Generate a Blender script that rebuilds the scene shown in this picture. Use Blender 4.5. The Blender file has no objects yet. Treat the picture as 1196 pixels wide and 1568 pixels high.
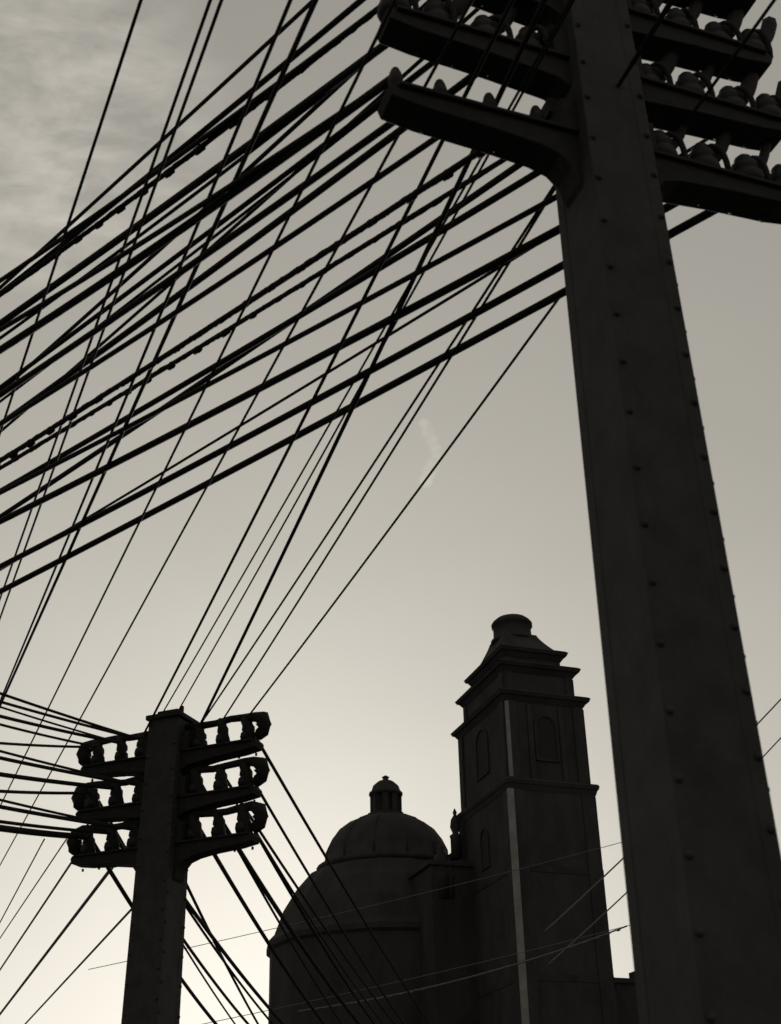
import bpy, math, random
from mathutils import Vector, Matrix
random.seed(7)
scene=bpy.context.scene
# ------------------------------------------------------------------ camera
F=1900.0; CU,CV=598.0,784.0
PITCH=math.radians(29.8); ROLL=math.radians(1.1)
EYE=Vector((0,0,1.6))
fw=Vector((0,math.cos(PITCH),math.sin(PITCH)))
r0=Vector((1,0,0)); u0=Vector((0,-math.sin(PITCH),math.cos(PITCH)))
rt=r0*math.cos(ROLL)-u0*math.sin(ROLL); up=u0*math.cos(ROLL)+r0*math.sin(ROLL)
cam_d=bpy.data.cameras.new("camera"); cam=bpy.data.objects.new("camera",cam_d)
scene.collection.objects.link(cam)
M=Matrix((rt,up,-fw)).transposed().to_4x4(); M.translation=EYE
cam.matrix_world=M
cam_d.sensor_fit='HORIZONTAL'; cam_d.sensor_width=36; cam_d.lens=36*F/1196.0
cam_d.clip_end=6000; cam_d.clip_start=0.05
cam_d.dof.use_dof=True; cam_d.dof.focus_distance=28; cam_d.dof.aperture_fstop=3.2
scene.camera=cam
# image pixel helpers: ray through a pixel -> world point at a chosen distance / height
def ray(u,v): return fw*F+rt*(u-CU)-up*(v-CV)
def at_y(u,v,Y):
    d=ray(u,v); return EYE+d*(Y/d.y)
def at_z(u,v,Z):
    d=ray(u,v); return EYE+d*((Z-EYE.z)/d.z)
# ------------------------------------------------------------------ materials
def mat(name,c1,c2,scale=4.0,rough=0.8,bump=0.15,metal=0.0,streak=1.0,spec=0.3):
    m=bpy.data.materials.new(name); m.use_nodes=True
    nt=m.node_tree; b=nt.nodes["Principled BSDF"]
    tc=nt.nodes.new("ShaderNodeTexCoord"); mp=nt.nodes.new("ShaderNodeMapping")
    mp.inputs["Scale"].default_value=(1,1,streak)
    n=nt.nodes.new("ShaderNodeTexNoise"); n.inputs["Scale"].default_value=scale
    n.inputs["Detail"].default_value=8; n.inputs["Roughness"].default_value=0.65
    cr=nt.nodes.new("ShaderNodeValToRGB")
    cr.color_ramp.elements[0].position=0.33; cr.color_ramp.elements[1].position=0.68
    cr.color_ramp.elements[0].color=(*c1,1); cr.color_ramp.elements[1].color=(*c2,1)
    bp=nt.nodes.new("ShaderNodeBump"); bp.inputs["Strength"].default_value=bump
    bp.inputs["Distance"].default_value=0.02
    L=nt.links
    L.new(tc.outputs["Object"],mp.inputs[0]); L.new(mp.outputs[0],n.inputs["Vector"])
    L.new(n.outputs["Fac"],cr.inputs[0]); L.new(cr.outputs[0],b.inputs["Base Color"])
    L.new(n.outputs["Fac"],bp.inputs["Height"]); L.new(bp.outputs[0],b.inputs["Normal"])
    b.inputs["Roughness"].default_value=rough; b.inputs["Metallic"].default_value=metal
    b.inputs["Specular IOR Level"].default_value=spec
    return m
def g(x): return (x,x*0.985,x*0.95)
M_STEEL=mat("painted_steel",g(.024),g(.042),4,.75,.25,streak=.8,spec=.2)
M_DARK=mat("dark_steel",g(.016),g(.026),9,.8,.3,spec=.15)
M_WIRE=mat("wire_sheath",g(.014),g(.026),30,.8,.2,spec=.1)
M_WIRE2=mat("pale_wire",g(.08),g(.13),30,.7,.1,spec=.2)
M_INS=mat("glazed_insulator",g(.014),g(.022),12,.6,.05,spec=.2)
M_STONE=mat("volcanic_stone",g(.026),g(.046),.9,.95,.5,streak=.5,spec=.1)
M_STONE_D=mat("sooty_stone",g(.024),g(.042),.7,.95,.5,streak=.4,spec=.1)
M_TRIM=mat("pale_strip_stone",g(.14),g(.23),1.5,.9,.4,spec=.1)
M_SHADE=mat("louvre_shadow",g(.022),g(.030),5,.9,.1,spec=.1)
M_GROUND=mat("street_dust",g(.06),g(.12),.3,.95,.4,spec=.1)
# ------------------------------------------------------------------ mesh builder
class MB:
    def __init__(s): s.v=[]; s.f=[]; s.sm=[]
    def add(s,vs,fs,smooth=False):
        o=len(s.v); s.v+= [tuple(x) for x in vs]
        for f in fs: s.f.append([i+o for i in f]); s.sm.append(smooth)
    def box(s,c,d):
        x,y,z=c; a,b,h=d[0]/2,d[1]/2,d[2]/2
        s.frus((x,y,z-h),(a,b),(x,y,z+h),(a,b))
    def frus(s,c0,h0,c1,h1):
        vs=[]
        for c,h in((c0,h0),(c1,h1)):
            for i,j in((-1,-1),(1,-1),(1,1),(-1,1)): vs.append((c[0]+i*h[0],c[1]+j*h[1],c[2]))
        s.add(vs,[(3,2,1,0),(4,5,6,7),(0,1,5,4),(1,2,6,5),(2,3,7,6),(3,0,4,7)])
    def prism(s,poly,y0,y1):
        n=len(poly); vs=[(p[0],y0,p[1]) for p in poly]+[(p[0],y1,p[1]) for p in poly]
        fs=[tuple(range(n)),tuple(reversed(range(n,2*n)))]
        for i in range(n): j=(i+1)%n; fs.append((i,i+n,j+n,j))
        s.add(vs,fs)
    def lathe(s,prof,c=(0,0,0),n=12,smooth=True,rot=0):
        vs=[];fs=[]
        for r,z in prof:
            for k in range(n):
                a=2*math.pi*k/n+rot; vs.append((c[0]+r*math.cos(a),c[1]+r*math.sin(a),c[2]+z))
        for i in range(len(prof)-1):
            for k in range(n):
                k2=(k+1)%n; fs.append((i*n+k,i*n+k2,(i+1)*n+k2,(i+1)*n+k))
        fs.append(tuple(reversed(range(n)))); m=(len(prof)-1)*n; fs.append(tuple(range(m,m+n)))
        s.add(vs,fs,smooth)
    def tube(s,pts,rad,n=7):
        vs=[];fs=[]; P=[Vector(p) for p in pts]
        for i,p in enumerate(P):
            t=(P[min(i+1,len(P)-1)]-P[max(i-1,0)]).normalized()
            a=t.cross(Vector((0,0,1)));
            if a.length<1e-3: a=t.cross(Vector((0,1,0)))
            a.normalize(); b=t.cross(a)
            r=rad[i] if isinstance(rad,list) else rad
            for k in range(n):
                q=2*math.pi*k/n; vs.append(p+a*(r*math.cos(q))+b*(r*math.sin(q)))
        for i in range(len(P)-1):
            for k in range(n):
                k2=(k+1)%n; fs.append((i*n+k,i*n+k2,(i+1)*n+k2,(i+1)*n+k))
        fs.append(tuple(reversed(range(n)))); m=(len(P)-1)*n; fs.append(tuple(range(m,m+n)))
        s.add(vs,fs,True)
    def obj(s,name,m,parent=None,mw=None,bevel=0):
        me=bpy.data.meshes.new(name); me.from_pydata(s.v,[],s.f); me.update()
        for p,q in zip(me.polygons,s.sm): p.use_smooth=q
        me.materials.append(m)
        o=bpy.data.objects.new(name,me); scene.collection.objects.link(o)
        if parent: o.parent=parent
        elif mw: o.matrix_world=mw
        if bevel:
            bm=o.modifiers.new("bevel",'BEVEL'); bm.width=bevel; bm.segments=2; bm.limit_method='ANGLE'
        return o
def empty(name,loc,rotz=0):
    e=bpy.data.objects.new(name,None); scene.collection.objects.link(e)
    e.matrix_world=Matrix.Translation(loc)@Matrix.Rotation(rotz,4,'Z'); return e
# ------------------------------------------------------------------ poles
def make_pole(name,base,ang,s_bot,s_top,ztop,arms,L,ins_s,ins_h,R,rails,pins_left_low):
    e=empty(name,(base.x,base.y,0),ang)
    W=Matrix.Translation((base.x,base.y,0))@Matrix.Rotation(ang,4,'Z')
    side=lambda z: s_bot+(s_top-s_bot)*z/ztop
    b=MB(); b.frus((0,0,0),(s_bot/2,s_bot/2),(0,0,ztop),(s_top/2,s_top/2)); b.obj("shaft",M_STEEL,e,bevel=.012)
    b=MB(); rv=MB()
    for sx in(-1,1):
        for sy in(-1,1):
            w=.055
            def cc(z): h=side(z)/2+.004-w; return (sx*h,sy*h,z)
            b.frus(cc(0),(w,w),cc(ztop-.05),(w,w))
    z=.4
    while z<ztop-.3:
        h=side(z)/2
        for face in range(3):
            for k in(-1,1):
                zz0=z+.18 if (face==0 and k==1) else z
                p=(k*(h-.036),-(h+.004)) if face==0 else (k*(h-.036),h+.004) if face==1 else (h+.004,k*(h-.036))
                q=Vector((p[0],p[1],zz0))
                prof=[(.027,-.004),(.026,.008),(.02,.019),(.007,.026)]
                nrm=[Vector((0,-1,0)),Vector((0,1,0)),Vector((1,0,0))][face]
                t=Vector((0,0,1)).cross(nrm); zz=Vector((0,0,1)); vs=[];fs=[];n=10
                for r,d in prof:
                    for i in range(n):
                        a=2*math.pi*i/n; vs.append(q+nrm*d+t*(r*math.cos(a))+zz*(r*math.sin(a)))
                for i in range(3):
                    for j in range(n):
                        j2=(j+1)%n; fs.append((i*n+j,i*n+j2,(i+1)*n+j2,(i+1)*n+j))
                fs.append(tuple(range(3*n,4*n))); rv.add(vs,fs,True)
        z+=.42+random.uniform(-.02,.02)
    b.obj("corner_angles",M_STEEL,e,bevel=.006); rv.obj("rivets",M_STEEL,e)
    b=MB(); st=side(ztop)
    b.box((0,0,ztop+.04),(st+.10,st+.10,.08)); b.box((0,0,ztop+.12),(st*.7,st*.7,.1)); b.box((st*.4,-.1,ztop+.12),(.06,.06,.22)); b.obj("cap",M_DARK,e,bevel=.015)
    b=MB(); ins=MB(); br=MB(); att={}
    for li,za in enumerate(arms):
        hs=side(za)/2
        low=(li==0)
        gus=[(L+.03,.03),(L,-.05),(L-.25,-.09),(L*.55,-.12),(hs+.32,-.16)]
        gus+= [(hs+.17,-.21),(hs+.08,-.31),(hs+.03,-.46),(hs-.06,-.58)] if low else [(hs+.12,-.18),(hs+.03,-.24),(hs-.05,-.28)]
        poly=[( -L-.03,.03),(-L,.075),(L,.075)]+gus+[(-x,z) for x,z in reversed(gus)][:-1]
        bb=MB(); bb.prism([(x,z+za) for x,z in poly],-.13,.13)
        b.add(bb.v,bb.f)
        for sy in(-1,1):
            b.box((0,sy*.145,za+.06),(2*L-.1,.05,.035))
        for sg in(-1,1):
            b.box((sg*(hs+.06),-.02,za+.22),(.14,.30,.30)); b.box((sg*(hs+.10),.05,za+.44),(.12,.16,.16))
        for k,sx in enumerate(ins_s):
            for sg in(-1,1):
                x=sg*sx
                pin = pins_left_low and low and sg<0
                z0=za+.07
                if pin:
                    ins.lathe([(.035,0),(.035,.13),(.055,.15),(.06,.2),(.045,.27),(.03,.31)],(x,0,z0))
                    att[(li,x)]=z0+.24
                else:
                    H=ins_h*(1+random.uniform(-.07,.07)); rr=R*random.uniform(.9,1.1)
                    ins.lathe([(.05,0),(.05,H*.08),(rr*1.05,H*.10),(rr*1.2,H*.24),(rr*1.1,H*.40),(rr*.8,H*.46),(rr*1.0,H*.52),(rr*.95,H*.68),(rr*.6,H*.80),(rr*.6,H*.9),(rr*.3,H)],(x,random.uniform(-.02,.02),z0))
                    att[(li,x)]=z0+H*.78
                    if rails:
                        p0=Vector((x-.06,0,z0+H*.98)); p1=Vector((x+.08,0,z0-.01))
                        br.tube([p0.lerp(p1,t)+Vector((.03*math.sin(math.pi*t),-.05*math.sin(math.pi*t),0)) for t in [i/8 for i in range(9)]],random.uniform(.055,.085))
                    else:
                        sgx=random.uniform(.10,.2)
                        q=[Vector((x,0,z0+H*.75)),Vector((x+sgx*.5,-.12,z0+H*1.05)),Vector((x+sgx,-.15,z0+H*.5)),Vector((x+sgx,-.10,z0))]
                        pts=[]
                        for i in range(9):
                            t=i/8; pts.append(q[0]*(1-t)**3+q[1]*3*t*(1-t)**2+q[2]*3*t*t*(1-t)+q[3]*t**3)
                        br.tube(pts,.026)
                        if li<len(arms)-1:
                            dz=arms[li+1]-za
                            p0=Vector((x+.02,-.05,z0+H*.5)); p1=Vector((x+.34,.05,za+dz-.05))
                            rj=random.choice([.045,.06,.075])
                            br.tube([p0.lerp(p1,t)+Vector((0,0,-.09*math.sin(math.pi*t))) for t in [i/8 for i in range(9)]],rj)
        if rails:
            for sg in(-1,1):
                z1=za+.07+ins_h
                pts=[Vector((sg*(hs-.02),0,z1+.0))]+[Vector((sg*(hs+(L-hs+.02)*t),0,z1+.02*math.sin(t*9+li))) for t in (.2,.4,.6,.8,.93)]
                pts+=[Vector((sg*(L+.05),0,z1-.05)),Vector((sg*(L+.08),0,z1-.16)),Vector((sg*(L+.05),0,z1-.28)),Vector((sg*(L-.03),0,z1-.36))]
                br.tube(pts,[.06,.06,.055,.055,.06,.08,.12,.13,.11,.07])
        for x in [i*.3 for i in range(-5,6)]:
            if abs(x)>hs+.2: ins.lathe([(.02,-.04),(.02,0)],(x,.08,za-.09),6)
    b.obj("crossarms",M_DARK,e,bevel=.008); ins.obj("insulators",M_INS,e); br.obj("jumper_leads",M_WIRE,e)
    def A(li,x):
        z=att.get((li,x),arms[li]+.2)
        return W@Vector((x,0,z))
    return e,A,W
bp=at_y(1014,900,7.1)
BP,BA,BW=make_pole("utility_pole",bp,math.radians(20),.665,.515,12.4,[8.82,9.66,10.50,11.34],1.80,[.55,.95,1.36,1.72],.40,.115,False,True)
sp=at_y(254,1250,19.0)
def sz(v): return at_y(262,v,19.0).z
SP,SA,SW=make_pole("utility_pole",sp,math.radians(-22),.64,.535,sz(1108),[sz(1303),sz(1233),sz(1163)],1.58,[.52,.94,1.38],.42,.10,True,False)
# ------------------------------------------------------------------ wires
def wire(mb,P0,Q,tq,S,r,lumpy=False,N=40):
    Qs=Q+Vector((0,0,4*S*tq*(1-tq))); E=P0+(Qs-P0)/tq
    if lumpy: N=1100
    pts=[];rad=[];j=0.0; ph=random.random()*6
    for i in range(N+1):
        t=i/N; p=P0.lerp(E,t); p.z-=4*S*t*(1-t)
        if lumpy:
            L=t*(E-P0).length
            j=.8*j+random.uniform(-.3,.3)
            tie=1.0 if (L*2.6+ph+.25*math.sin(L*1.7))%1<.22 else 0.0
            env=.2+max(0,math.sin(L*.9+ph))
            p.z-=r*(.25*j+.5*tie*env)
            rad.append(r*(.9+.4*tie*env+.25*abs(j)))
        else: rad.append(r)
        pts.append(p)
    mb.tube(pts,rad,6)
A_=MB()
A=[ # level, arm pos, v at left edge, radius, lumpy
 (1,-1.72,413,.026,0),(1,-1.72,434,.028,1),(2,-1.36,430,.032,0),(1,-1.36,478,.040,0),(0,-1.72,490,.026,0),
 (0,-1.72,520,.040,0),(1,-.95,575,.028,0),(0,-1.36,588,.034,0),(2,-.95,578,.026,0),(1,-.55,632,.038,0),
 (0,-.95,634,.028,0),(0,-.55,690,.032,1),(1,.55,702,.030,1),(1,.95,738,.036,0),(0,.55,742,.028,0),
 (2,1.36,775,.038,0),(0,.95,786,.040,0),(0,1.36,855,.038,0),(0,1.72,893,.040,0),(1,1.72,858,.018,0),
 (1,-.95,596,.018,0),(1,-1.36,500,.020,0),(2,-1.72,418,.022,0),(2,-.55,640,.022,0)]
for li,x,v,r,lum in A:
    P0=BA(li,x); S=random.uniform(.12,.35); tq=.4
    wire(A_,P0,at_z(25,v,P0.z),tq,S,r,bool(lum))
A_.obj("telephone_wires",M_WIRE)
# overhead spans from the far pole towards and over the street
B_=MB()
B=[((2,-.52),(740,90),.019),("cap",-.25,(800,130),.012),("cap",.05,(775,188),.012),
   ((2,.52),(693,300),.024),((2,.52),(845,290),.015),((2,.94),(866,262),.015),((2,1.38),(875,430),.0155)]
for it in B:
    if it[0]=="cap": P0=SW@Vector((it[1],0,sz(1095))); q=it[2]; r=it[3]
    else: P0=SA(*it[0]); P0.z+=.13; q=it[1]; r=it[2]
    wire(B_,P0,at_z(q[0],q[1],9.3),.62,.10,r)
for p,q,z,r in [((33,560),(212,12),9.6,.014),((30,830),(318,12),9.6,.014),((34,850),(335,12),9.4,.014),((30,1000),(440,12),9.4,.016),((30,1012),(478,12),9.2,.021),
              ((75,1080),(590,30),9.0,.014),((130,1085),(690,60),9.0,.014)]:
    a=at_z(*p,z); b=at_z(*q,z); d=b-a
    P0=a-d*2.0
    wire(B_,P0,b,3.0/3.35,.05,r)
B_.obj("telephone_wires",M_WIRE)
# spans leaving the far pole to the left
C_=MB()
for li,x,v,r in [(2,-.52,1072,.022),(2,-.52,1083,.022),(2,-.94,1092,.016),(2,-.94,1104,.026),(2,-1.38,1117,.02),(2,-1.38,1140,.022),(1,-.52,1158,.02),(1,-.52,1167,.028),(1,-.94,1190,.034),
                 (1,-1.38,1213,.026),(0,-.52,1232,.02),(0,-.52,1241,.03),(0,-.94,1262,.026),(0,-1.38,1272,.05)]:
    P0=SA(li,x); wire(C_,P0,at_y(30,v,17.6),.3,.10,r)
C_.obj("telephone_wires",M_WIRE)
# spans going down the street past the church
D_=MB()
for li,x,u,r in [(2,1.38,634,.032),(1,1.38,594,.028),(1,.94,577,.028),(0,1.38,560,.022),(0,1.38,548,.03),(0,.94,522,.045),(0,.52,470,.04),(1,.52,500,.028),
                 (0,-.52,402,.038),(0,-.52,388,.026),(1,-.52,375,.034),(0,-.94,350,.032),(1,-1.38,335,.025),(0,-1.38,302,.04)]:
    P0=SA(li,x); wire(D_,P0,at_z(u,1532,P0.z-1.1),.72,.15,r)
D_.obj("telephone_wires",M_WIRE)
# thinner, paler wires low in the view
E_=MB()
for p,q,z,r in [((155,1350),(45,1494),8.0,.042),((198,1396),(72,1532),8.0,.03),((110,1320),(40,1425),8.0,.026),((85,1310),(38,1380),8.2,.016),((60,1300),(36,1345),8.2,.016)]:
    a=at_z(*p,z); b=at_z(*q,z); d=b-a; wire(E_,a-d*.3,b+d*2.5,1,.0,r)
for p,q,Y,r in [((1175,1090),(922,1345),52,.035),((1160,1165),(922,1402),52,.03),((960,1285),(340,1440),52,.014),((960,1415),(350,1560),50,.014)]:
    a=at_y(*p,Y); b=at_y(*q,Y-2); d=b-a; wire(E_,a-d*.2,b,.8,.2,r)
a=at_y(960,1418,40);b=at_y(560,1532,40); wire(E_,a,b,.8,.3,.028,True)  # pale wire colour stands in for backlight on this span
E_.obj("telephone_wires",M_WIRE2)
# ------------------------------------------------------------------ church
ch=empty("church",(0,60,0))
N0=at_y(786,1300,58.0); TA=math.radians(19)
tw=bpy.data.objects.new("bell_tower",None); scene.collection.objects.link(tw); tw.parent=ch
tw.matrix_world=Matrix.Translation((N0.x,N0.y,0))@Matrix.Rotation(TA,4,'Z')
bpy.context.view_layer.update()
def nz(u,v): return at_y(u,v,58.0).z
Wd,Dp=4.55,6.6; cx,cy=Wd/2,Dp/2
def part(mb,name,m,par=tw,bev=.04):
    return mb.obj(name,m,par,bevel=bev)
z3=nz(782,1192); z2=nz(770,1055); z1=nz(764,1006); z0=nz(760,976)
Zc=at_y(783,940,58+3.4)
t=MB()
t.box((cx,cy,z3/2),(Wd,Dp,z3))
t.box((cx,cy,(z3+z2)/2),(Wd-.25,Dp-.4,z2-z3))
t.box((cx,cy,(z2+z1)/2),(Wd-.7,Dp-1.1,z1-z2))
t.box((cx,cy,(z1+z0)/2),(Wd-1.4,Dp-2.1,z0-z1))
part(t,"tower_walls",M_STONE)
c=MB()
def cornice(z,w,d,p):
    c.frus((cx,cy,z-.50),(w/2+.02,d/2+.02),(cx,cy,z-.22),(w/2+p*.6,d/2+p*.6))
    c.frus((cx,cy,z-.22),(w/2+p*.8,d/2+p*.8),(cx,cy,z-.06),(w/2+p,d/2+p))
    c.frus((cx,cy,z-.06),(w/2+p*1.05,d/2+p*1.05),(cx,cy,z+.05),(w/2+p*.7,d/2+p*.7))
cornice(z3,Wd,Dp,.19); cornice(z2,Wd-.25,Dp-.4,.34); cornice(z1,Wd-.7,Dp-1.1,.36); cornice(z0,Wd-1.4,Dp-2.1,.34)
for zz in (z3-4.2,z3-9):
    c.box((cx,cy,zz),(Wd+.06,Dp+.06,.28))
part(c,"cornices",M_STONE_D,bev=0)
p=MB()
def pil(za,zb,w,d,pw,pr):
    h=zb-za-.55; zc=za+.06+h/2
    for i in(-1,1):
        p.box((cx+i*(w/2-pw/2-.06),cy-d/2-pr/2+.01,zc),(pw,pr,h)); p.box((cx+i*(w/2-pw/2-.06),cy+d/2+pr/2-.01,zc),(pw,pr,h))
        for j in(-1,1): p.box((cx+i*(w/2+pr/2-.01),cy+j*(d/2-pw/2-.06),zc),(pr,pw,h))
pil(z3,z2,Wd-.25,Dp-.4,.55,.12); pil(z2,z1,Wd-.7,Dp-1.1,.4,.1)
pil(z3-13,z3,Wd,Dp,.7,.08)
for i in(-1,1): p.box((cx+i*.85,cy-(Dp-.4)/2-.05,(z3+z2)/2-.25),(.28,.1,z2-z3-.7))
part(p,"pilasters",M_STONE)
o=MB(); s=MB()
def arch(xc,zc,w,h,y,axis,out):
    pts=[(-w/2,0),(w/2,0)]+[(w/2*math.cos(a),h+w/2*math.sin(a)) for a in [math.pi*k/10 for k in range(11)]]
    big=[(x*1.3,z*1.06-.1) for x,z in pts]
    n=len(pts)
    def pos(x,z,q): return (xc+x,y+out*q,zc+z) if axis=='x' else (y+out*q,xc+x,zc+z)
    o.add([pos(x,z,.02) for x,z in pts],[tuple(range(n))])  # flat dark pane, its colour stands in for the shaded recess
    vs=[pos(x,z,.08) for x,z in pts]+[pos(x,z,.08) for x,z in big]+[pos(x,z,.0) for x,z in pts]+[pos(x,z,.0) for x,z in big]
    fs=[]
    for i in range(n):
        j=(i+1)%n; fs+=[(i,j,n+j,n+i),(i,2*n+i,2*n+j,j),(n+i,n+j,3*n+j,3*n+i)]
    s.add(vs,fs)
arch(cx,z3+1.2,1.0,1.7,cy-(Dp-.4)/2,'x',-1)
arch(cy,z3+1.2,1.3,1.7,cx-(Wd-.25)/2,'y',-1)
arch(cy,z3-3.4,.8,1.4,0,'y',-1)
part(o,"opening_shade",M_SHADE,bev=0); part(s,"window_surrounds",M_STONE_D,bev=0)
q=MB(); q.box((.03,-.04,(z3-.5)/2),(.30,.20,z3-.5)); q.box((.22,.15,(z3+z2)/2-.2),(.18,.14,z2-z3-.7)); part(q,"corner_strips",M_TRIM,bev=.02)  # paler strips up the tower's near corner
r=MB(); hx,hy=(Wd-1.4)/2,(Dp-2.1)/2; zt=Zc.z-1.35
prev=(hx,hy,z0)
for k in range(1,7):
    f=k/6; e=(1-f)**1.2
    cur=(.95+(hx-.95)*e,.95+(hy-.95)*e,z0+(zt-z0)*f)
    r.frus((cx,cy,prev[2]),prev[:2],(cx,cy,cur[2]),cur[:2]); prev=cur
part(r,"bell_roof",M_STONE,bev=0)
k_=MB(); k_.lathe([(1.2,-.25),(1.2,-.1),(1.05,0),(1.02,.7),(1.12,.75),(1.12,.9),(1.05,1.0),(.85,1.18),(.45,1.3),(.05,1.35)],(cx,cy,zt),20); part(k_,"cap_drum",M_STONE_D,bev=0)
# dome
DY=70.0
dc=at_y(592,1300,DY)
def dz(v,off=0): return at_y(592,v,DY+off).z
def dr(px,v):
    a=at_y(592,v,DY); return px*(a-EYE).dot(fw)/F
dm=bpy.data.objects.new("dome",None); scene.collection.objects.link(dm); dm.parent=ch
dm.matrix_world=Matrix.Translation((dc.x,dc.y,0))@Matrix.Rotation(TA,4,'Z')
pr=[(dr(184,1500),0),(dr(184,1500),dz(1530)),(dr(183,1460),dz(1462)),(dr(188,1460),dz(1458)),(dr(188,1450),dz(1450)),(dr(178,1430),dz(1440)),(dr(164,1400),dz(1404)),(dr(143,1380),dz(1370)),(dr(120,1350),dz(1344)),(dr(100,1340),dz(1338))]
d=MB(); d.lathe(pr,n=16,smooth=False); part(d,"lower_dome",M_STONE_D,dm,0)
pr=[(dr(100,1340),dz(1350)),(dr(101,1340),dz(1340)),(dr(108,1335),dz(1338)),(dr(108,1330),dz(1331)),(dr(96,1330),dz(1328)),(dr(94,1310),dz(1308)),(dr(86,1295),dz(1292)),(dr(74,1280),dz(1276)),(dr(58,1262),dz(1264)),(dr(38,1250),dz(1255)),(dr(27,1250),dz(1252))]
d=MB(); d.lathe(pr,n=32); part(d,"upper_dome",M_STONE,dm,0)
d=MB()
for k in range(12):
    a=2*math.pi*k/12
    pts=[Vector(((rr-.04)*math.cos(a),(rr-.04)*math.sin(a),z)) for rr,z in pr[4:]]
    d.tube(pts,.08,6)
part(d,"dome_ribs",M_STONE,dm,0)
d=MB(); zl=dz(1254); zl2=dz(1218)
d.lathe([(dr(29,1250),0),(dr(29,1250),.25),(dr(24,1250),.3)],(0,0,zl),8,False)
d.lathe([(dr(17,1250),0),(dr(17,1250),zl2-zl)],(0,0,zl+.2),8,False)
for k in range(8):
    a=2*math.pi*(k+.5)/8; rr=dr(19,1250); d.box((rr*math.cos(a),rr*math.sin(a),(zl+zl2)/2+.15),(.32,.32,zl2-zl-.2))
h=dz(1188)-zl2
d.lathe([(dr(21,1220),-.1),(dr(26,1220),0),(dr(26,1220),.12),(dr(23,1220),.2),(dr(20,1220),.45*h),(dr(12,1220),.68*h),(dr(5,1220),.78*h),(dr(4,1200),.84*h),(dr(6,1200),.92*h),(dr(1,1200),1.02*h)],(0,0,zl2),16)
part(d,"lantern",M_STONE_D,dm,0)
# nave between dome and tower
nv=bpy.data.objects.new("nave",None); scene.collection.objects.link(nv); nv.parent=ch
nc=at_y(760,1300,67.0)
nv.matrix_world=Matrix.Translation((nc.x,nc.y,0))@Matrix.Rotation(TA,4,'Z')
bpy.context.view_layer.update()
ninv=(Matrix.Translation((nc.x,nc.y,0))@Matrix.Rotation(TA,4,'Z')).inverted()
n=MB(); zn=at_y(712,1283,65).z
n.box((1.0,0,zn/2),(5.0,7,zn)); n.box((1.0,0,zn+.08),(5.3,7.3,.3))
zl_=at_y(640,1345,65).z
n.box((-3.4,-1,zl_/2),(3.4,5,zl_)); n.box((-3.4,-1,zl_+.06),(3.7,5.3,.25))
zf=at_y(800,1500,60).z
n.box((3,-2,zf/2),(9,5,zf))
part(n,"nave_walls",M_STONE_D,nv)
n=MB()
for u,v0,v1,Y,k in [(698,1284,1238,63.5,.8),(676,1345,1292,62.5,1.1),(689,1345,1312,62.5,.9)]:
    a=ninv@at_y(u,v0,Y); s_=(at_y(u,v1,Y).z-at_y(u,v0,Y).z)/1.3; w=k*s_
    n.lathe([(.30*w,-1),(.30*w,0),(.34*w,.1*s_),(.16*w,.22*s_),(.30*w,.5*s_),(.24*w,.8*s_),(.08*w,1.0*s_),(.12*w,1.12*s_),(.02*w,1.3*s_)],(a.x,a.y,a.z),10)
part(n,"pinnacles",M_STONE_D,nv,0)
hb=at_y(950,1522,75)
n=MB(); n.box((0,0,hb.z/2),(7,6,hb.z)); n.box((0,0,hb.z+.1),(7.3,6.3,.25)); n.box((-.9,-1,hb.z+.5),(.9,.8,.9))
for i in range(3):
    for j in range(2): n.box((-2.2+i*2.2,-3.04,2+j*3.4),(1.1,.1,1.9))
n.obj("stone_house",M_STONE_D,mw=Matrix.Translation((hb.x+1.5,hb.y,0))@Matrix.Rotation(TA,4,'Z'))
# ------------------------------------------------------------------ ground
n=MB(); S=3000; n.add([(-S,-S,0),(S,-S,0),(S,S,0),(-S,S,0)],[(0,1,2,3)]); n.obj("ground",M_GROUND)
# ------------------------------------------------------------------ light
SE=math.radians(11); SAz=math.radians(-6)
sd=Vector((math.sin(SAz)*math.cos(SE),math.cos(SAz)*math.cos(SE),math.sin(SE)))
l=bpy.data.lights.new("sun",'SUN'); l.energy=2.5; l.angle=math.radians(.5); l.color=(1,.95,.87)
lo=bpy.data.objects.new("sun",l); scene.collection.objects.link(lo)
lo.rotation_euler=sd.to_track_quat('Z','Y').to_euler()
w=bpy.data.worlds.new("World"); scene.world=w; w.use_nodes=True
nt=w.node_tree; nd=nt.nodes; lk=nt.links; nd.clear()
out=nd.new("ShaderNodeOutputWorld"); bg=nd.new("ShaderNodeBackground"); bg.inputs[1].default_value=.1
sk=nd.new("ShaderNodeTexSky"); sk.sky_type='NISHITA'; sk.sun_disc=False; sk.sun_elevation=SE; sk.sun_rotation=SAz
bw=nd.new("ShaderNodeRGBToBW"); lk.new(sk.outputs[0],bw.inputs[0])
def mth(op,a,b=None,c=None):
    m=nd.new("ShaderNodeMath"); m.operation=op
    for i,x in enumerate((a,b,c)):
        if x is None: continue
        if isinstance(x,(int,float)): m.inputs[i].default_value=x
        else: lk.new(x,m.inputs[i])
    return m.outputs[0]
base=mth('MULTIPLY',mth('POWER',bw.outputs[0],.37),2.78)
tc=nd.new("ShaderNodeTexCoord")
nrm=nd.new("ShaderNodeVectorMath"); nrm.operation='NORMALIZE'; lk.new(tc.outputs["Generated"],nrm.inputs[0])
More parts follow.
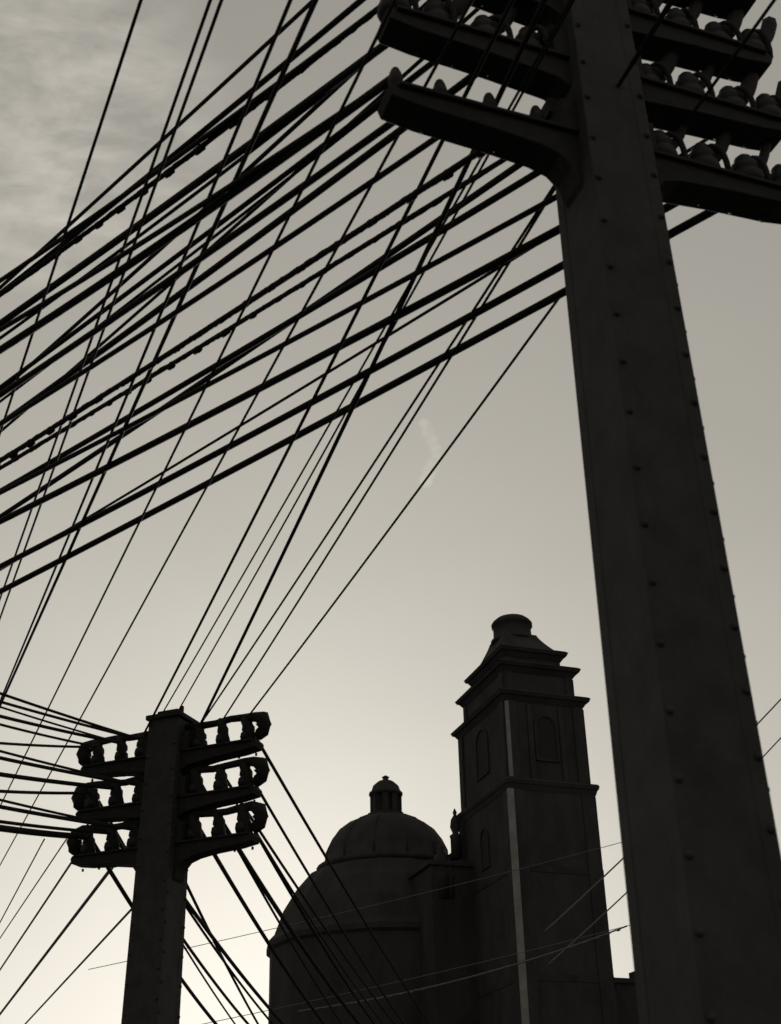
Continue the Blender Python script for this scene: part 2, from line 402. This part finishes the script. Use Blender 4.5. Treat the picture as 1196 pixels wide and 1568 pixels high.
def mask(u,v,a_in,a_out,src=None):
    d=ray(u,v).normalized(); dp=nd.new("ShaderNodeVectorMath"); dp.operation='DOT_PRODUCT'
    lk.new(src or nrm.outputs[0],dp.inputs[0]); dp.inputs[1].default_value=d
    mr=nd.new("ShaderNodeMapRange"); mr.interpolation_type='SMOOTHSTEP'
    mr.inputs[1].default_value=math.cos(math.radians(a_out)); mr.inputs[2].default_value=math.cos(math.radians(a_in))
    lk.new(dp.outputs["Value"],mr.inputs[0]); return mr.outputs[0]
def noise(scale,sc,det,dist,lo_,hi,rot=(.2,.5,.6)):
    mp=nd.new("ShaderNodeMapping"); mp.inputs["Scale"].default_value=sc; mp.inputs["Rotation"].default_value=rot
    lk.new(nrm.outputs[0],mp.inputs[0]); n=nd.new("ShaderNodeTexNoise"); n.inputs["Scale"].default_value=scale
    n.inputs["Detail"].default_value=det; n.inputs["Distortion"].default_value=dist; n.inputs["Roughness"].default_value=.58; lk.new(mp.outputs[0],n.inputs["Vector"])
    mr=nd.new("ShaderNodeMapRange"); mr.inputs[1].default_value=lo_; mr.inputs[2].default_value=hi; lk.new(n.outputs["Fac"],mr.inputs[0])
    return mr.outputs[0]
c1=mth('MULTIPLY',mth('MULTIPLY',mask(50,170,0,9.5),noise(13,(1,2.2,3.0),9,.25,.36,.70)),.60)
ws=None
for u,v,a in [(650,650,.35),(655,662,.38),(661,674,.36),(667,687,.36),(669,699,.38),(664,711,.42),(657,723,.45),(652,736,.4)]:
    m_=mask(u,v,0,a); ws=m_ if ws is None else mth('MAXIMUM',ws,m_)
c2=mth('MULTIPLY',mth('MULTIPLY',ws,noise(60,(1,1,1),6,.3,.28,.66)),.22)
c3=mth('MULTIPLY',noise(3,(1,1,1.5),8,.3,.3,.8),.07)
tot=mth('MULTIPLY',base,mth('ADD',mth('ADD',.97,c3),mth('ADD',c1,c2)))
cb=nd.new("ShaderNodeCombineColor")
for i,k in enumerate((1,.95,.84)): lk.new(mth('MULTIPLY',tot,k),cb.inputs[i])
lk.new(cb.outputs[0],bg.inputs[0]); lk.new(bg.outputs[0],out.inputs[0])
scene.view_settings.view_transform='Standard'; scene.view_settings.look='None'; scene.view_settings.exposure=0
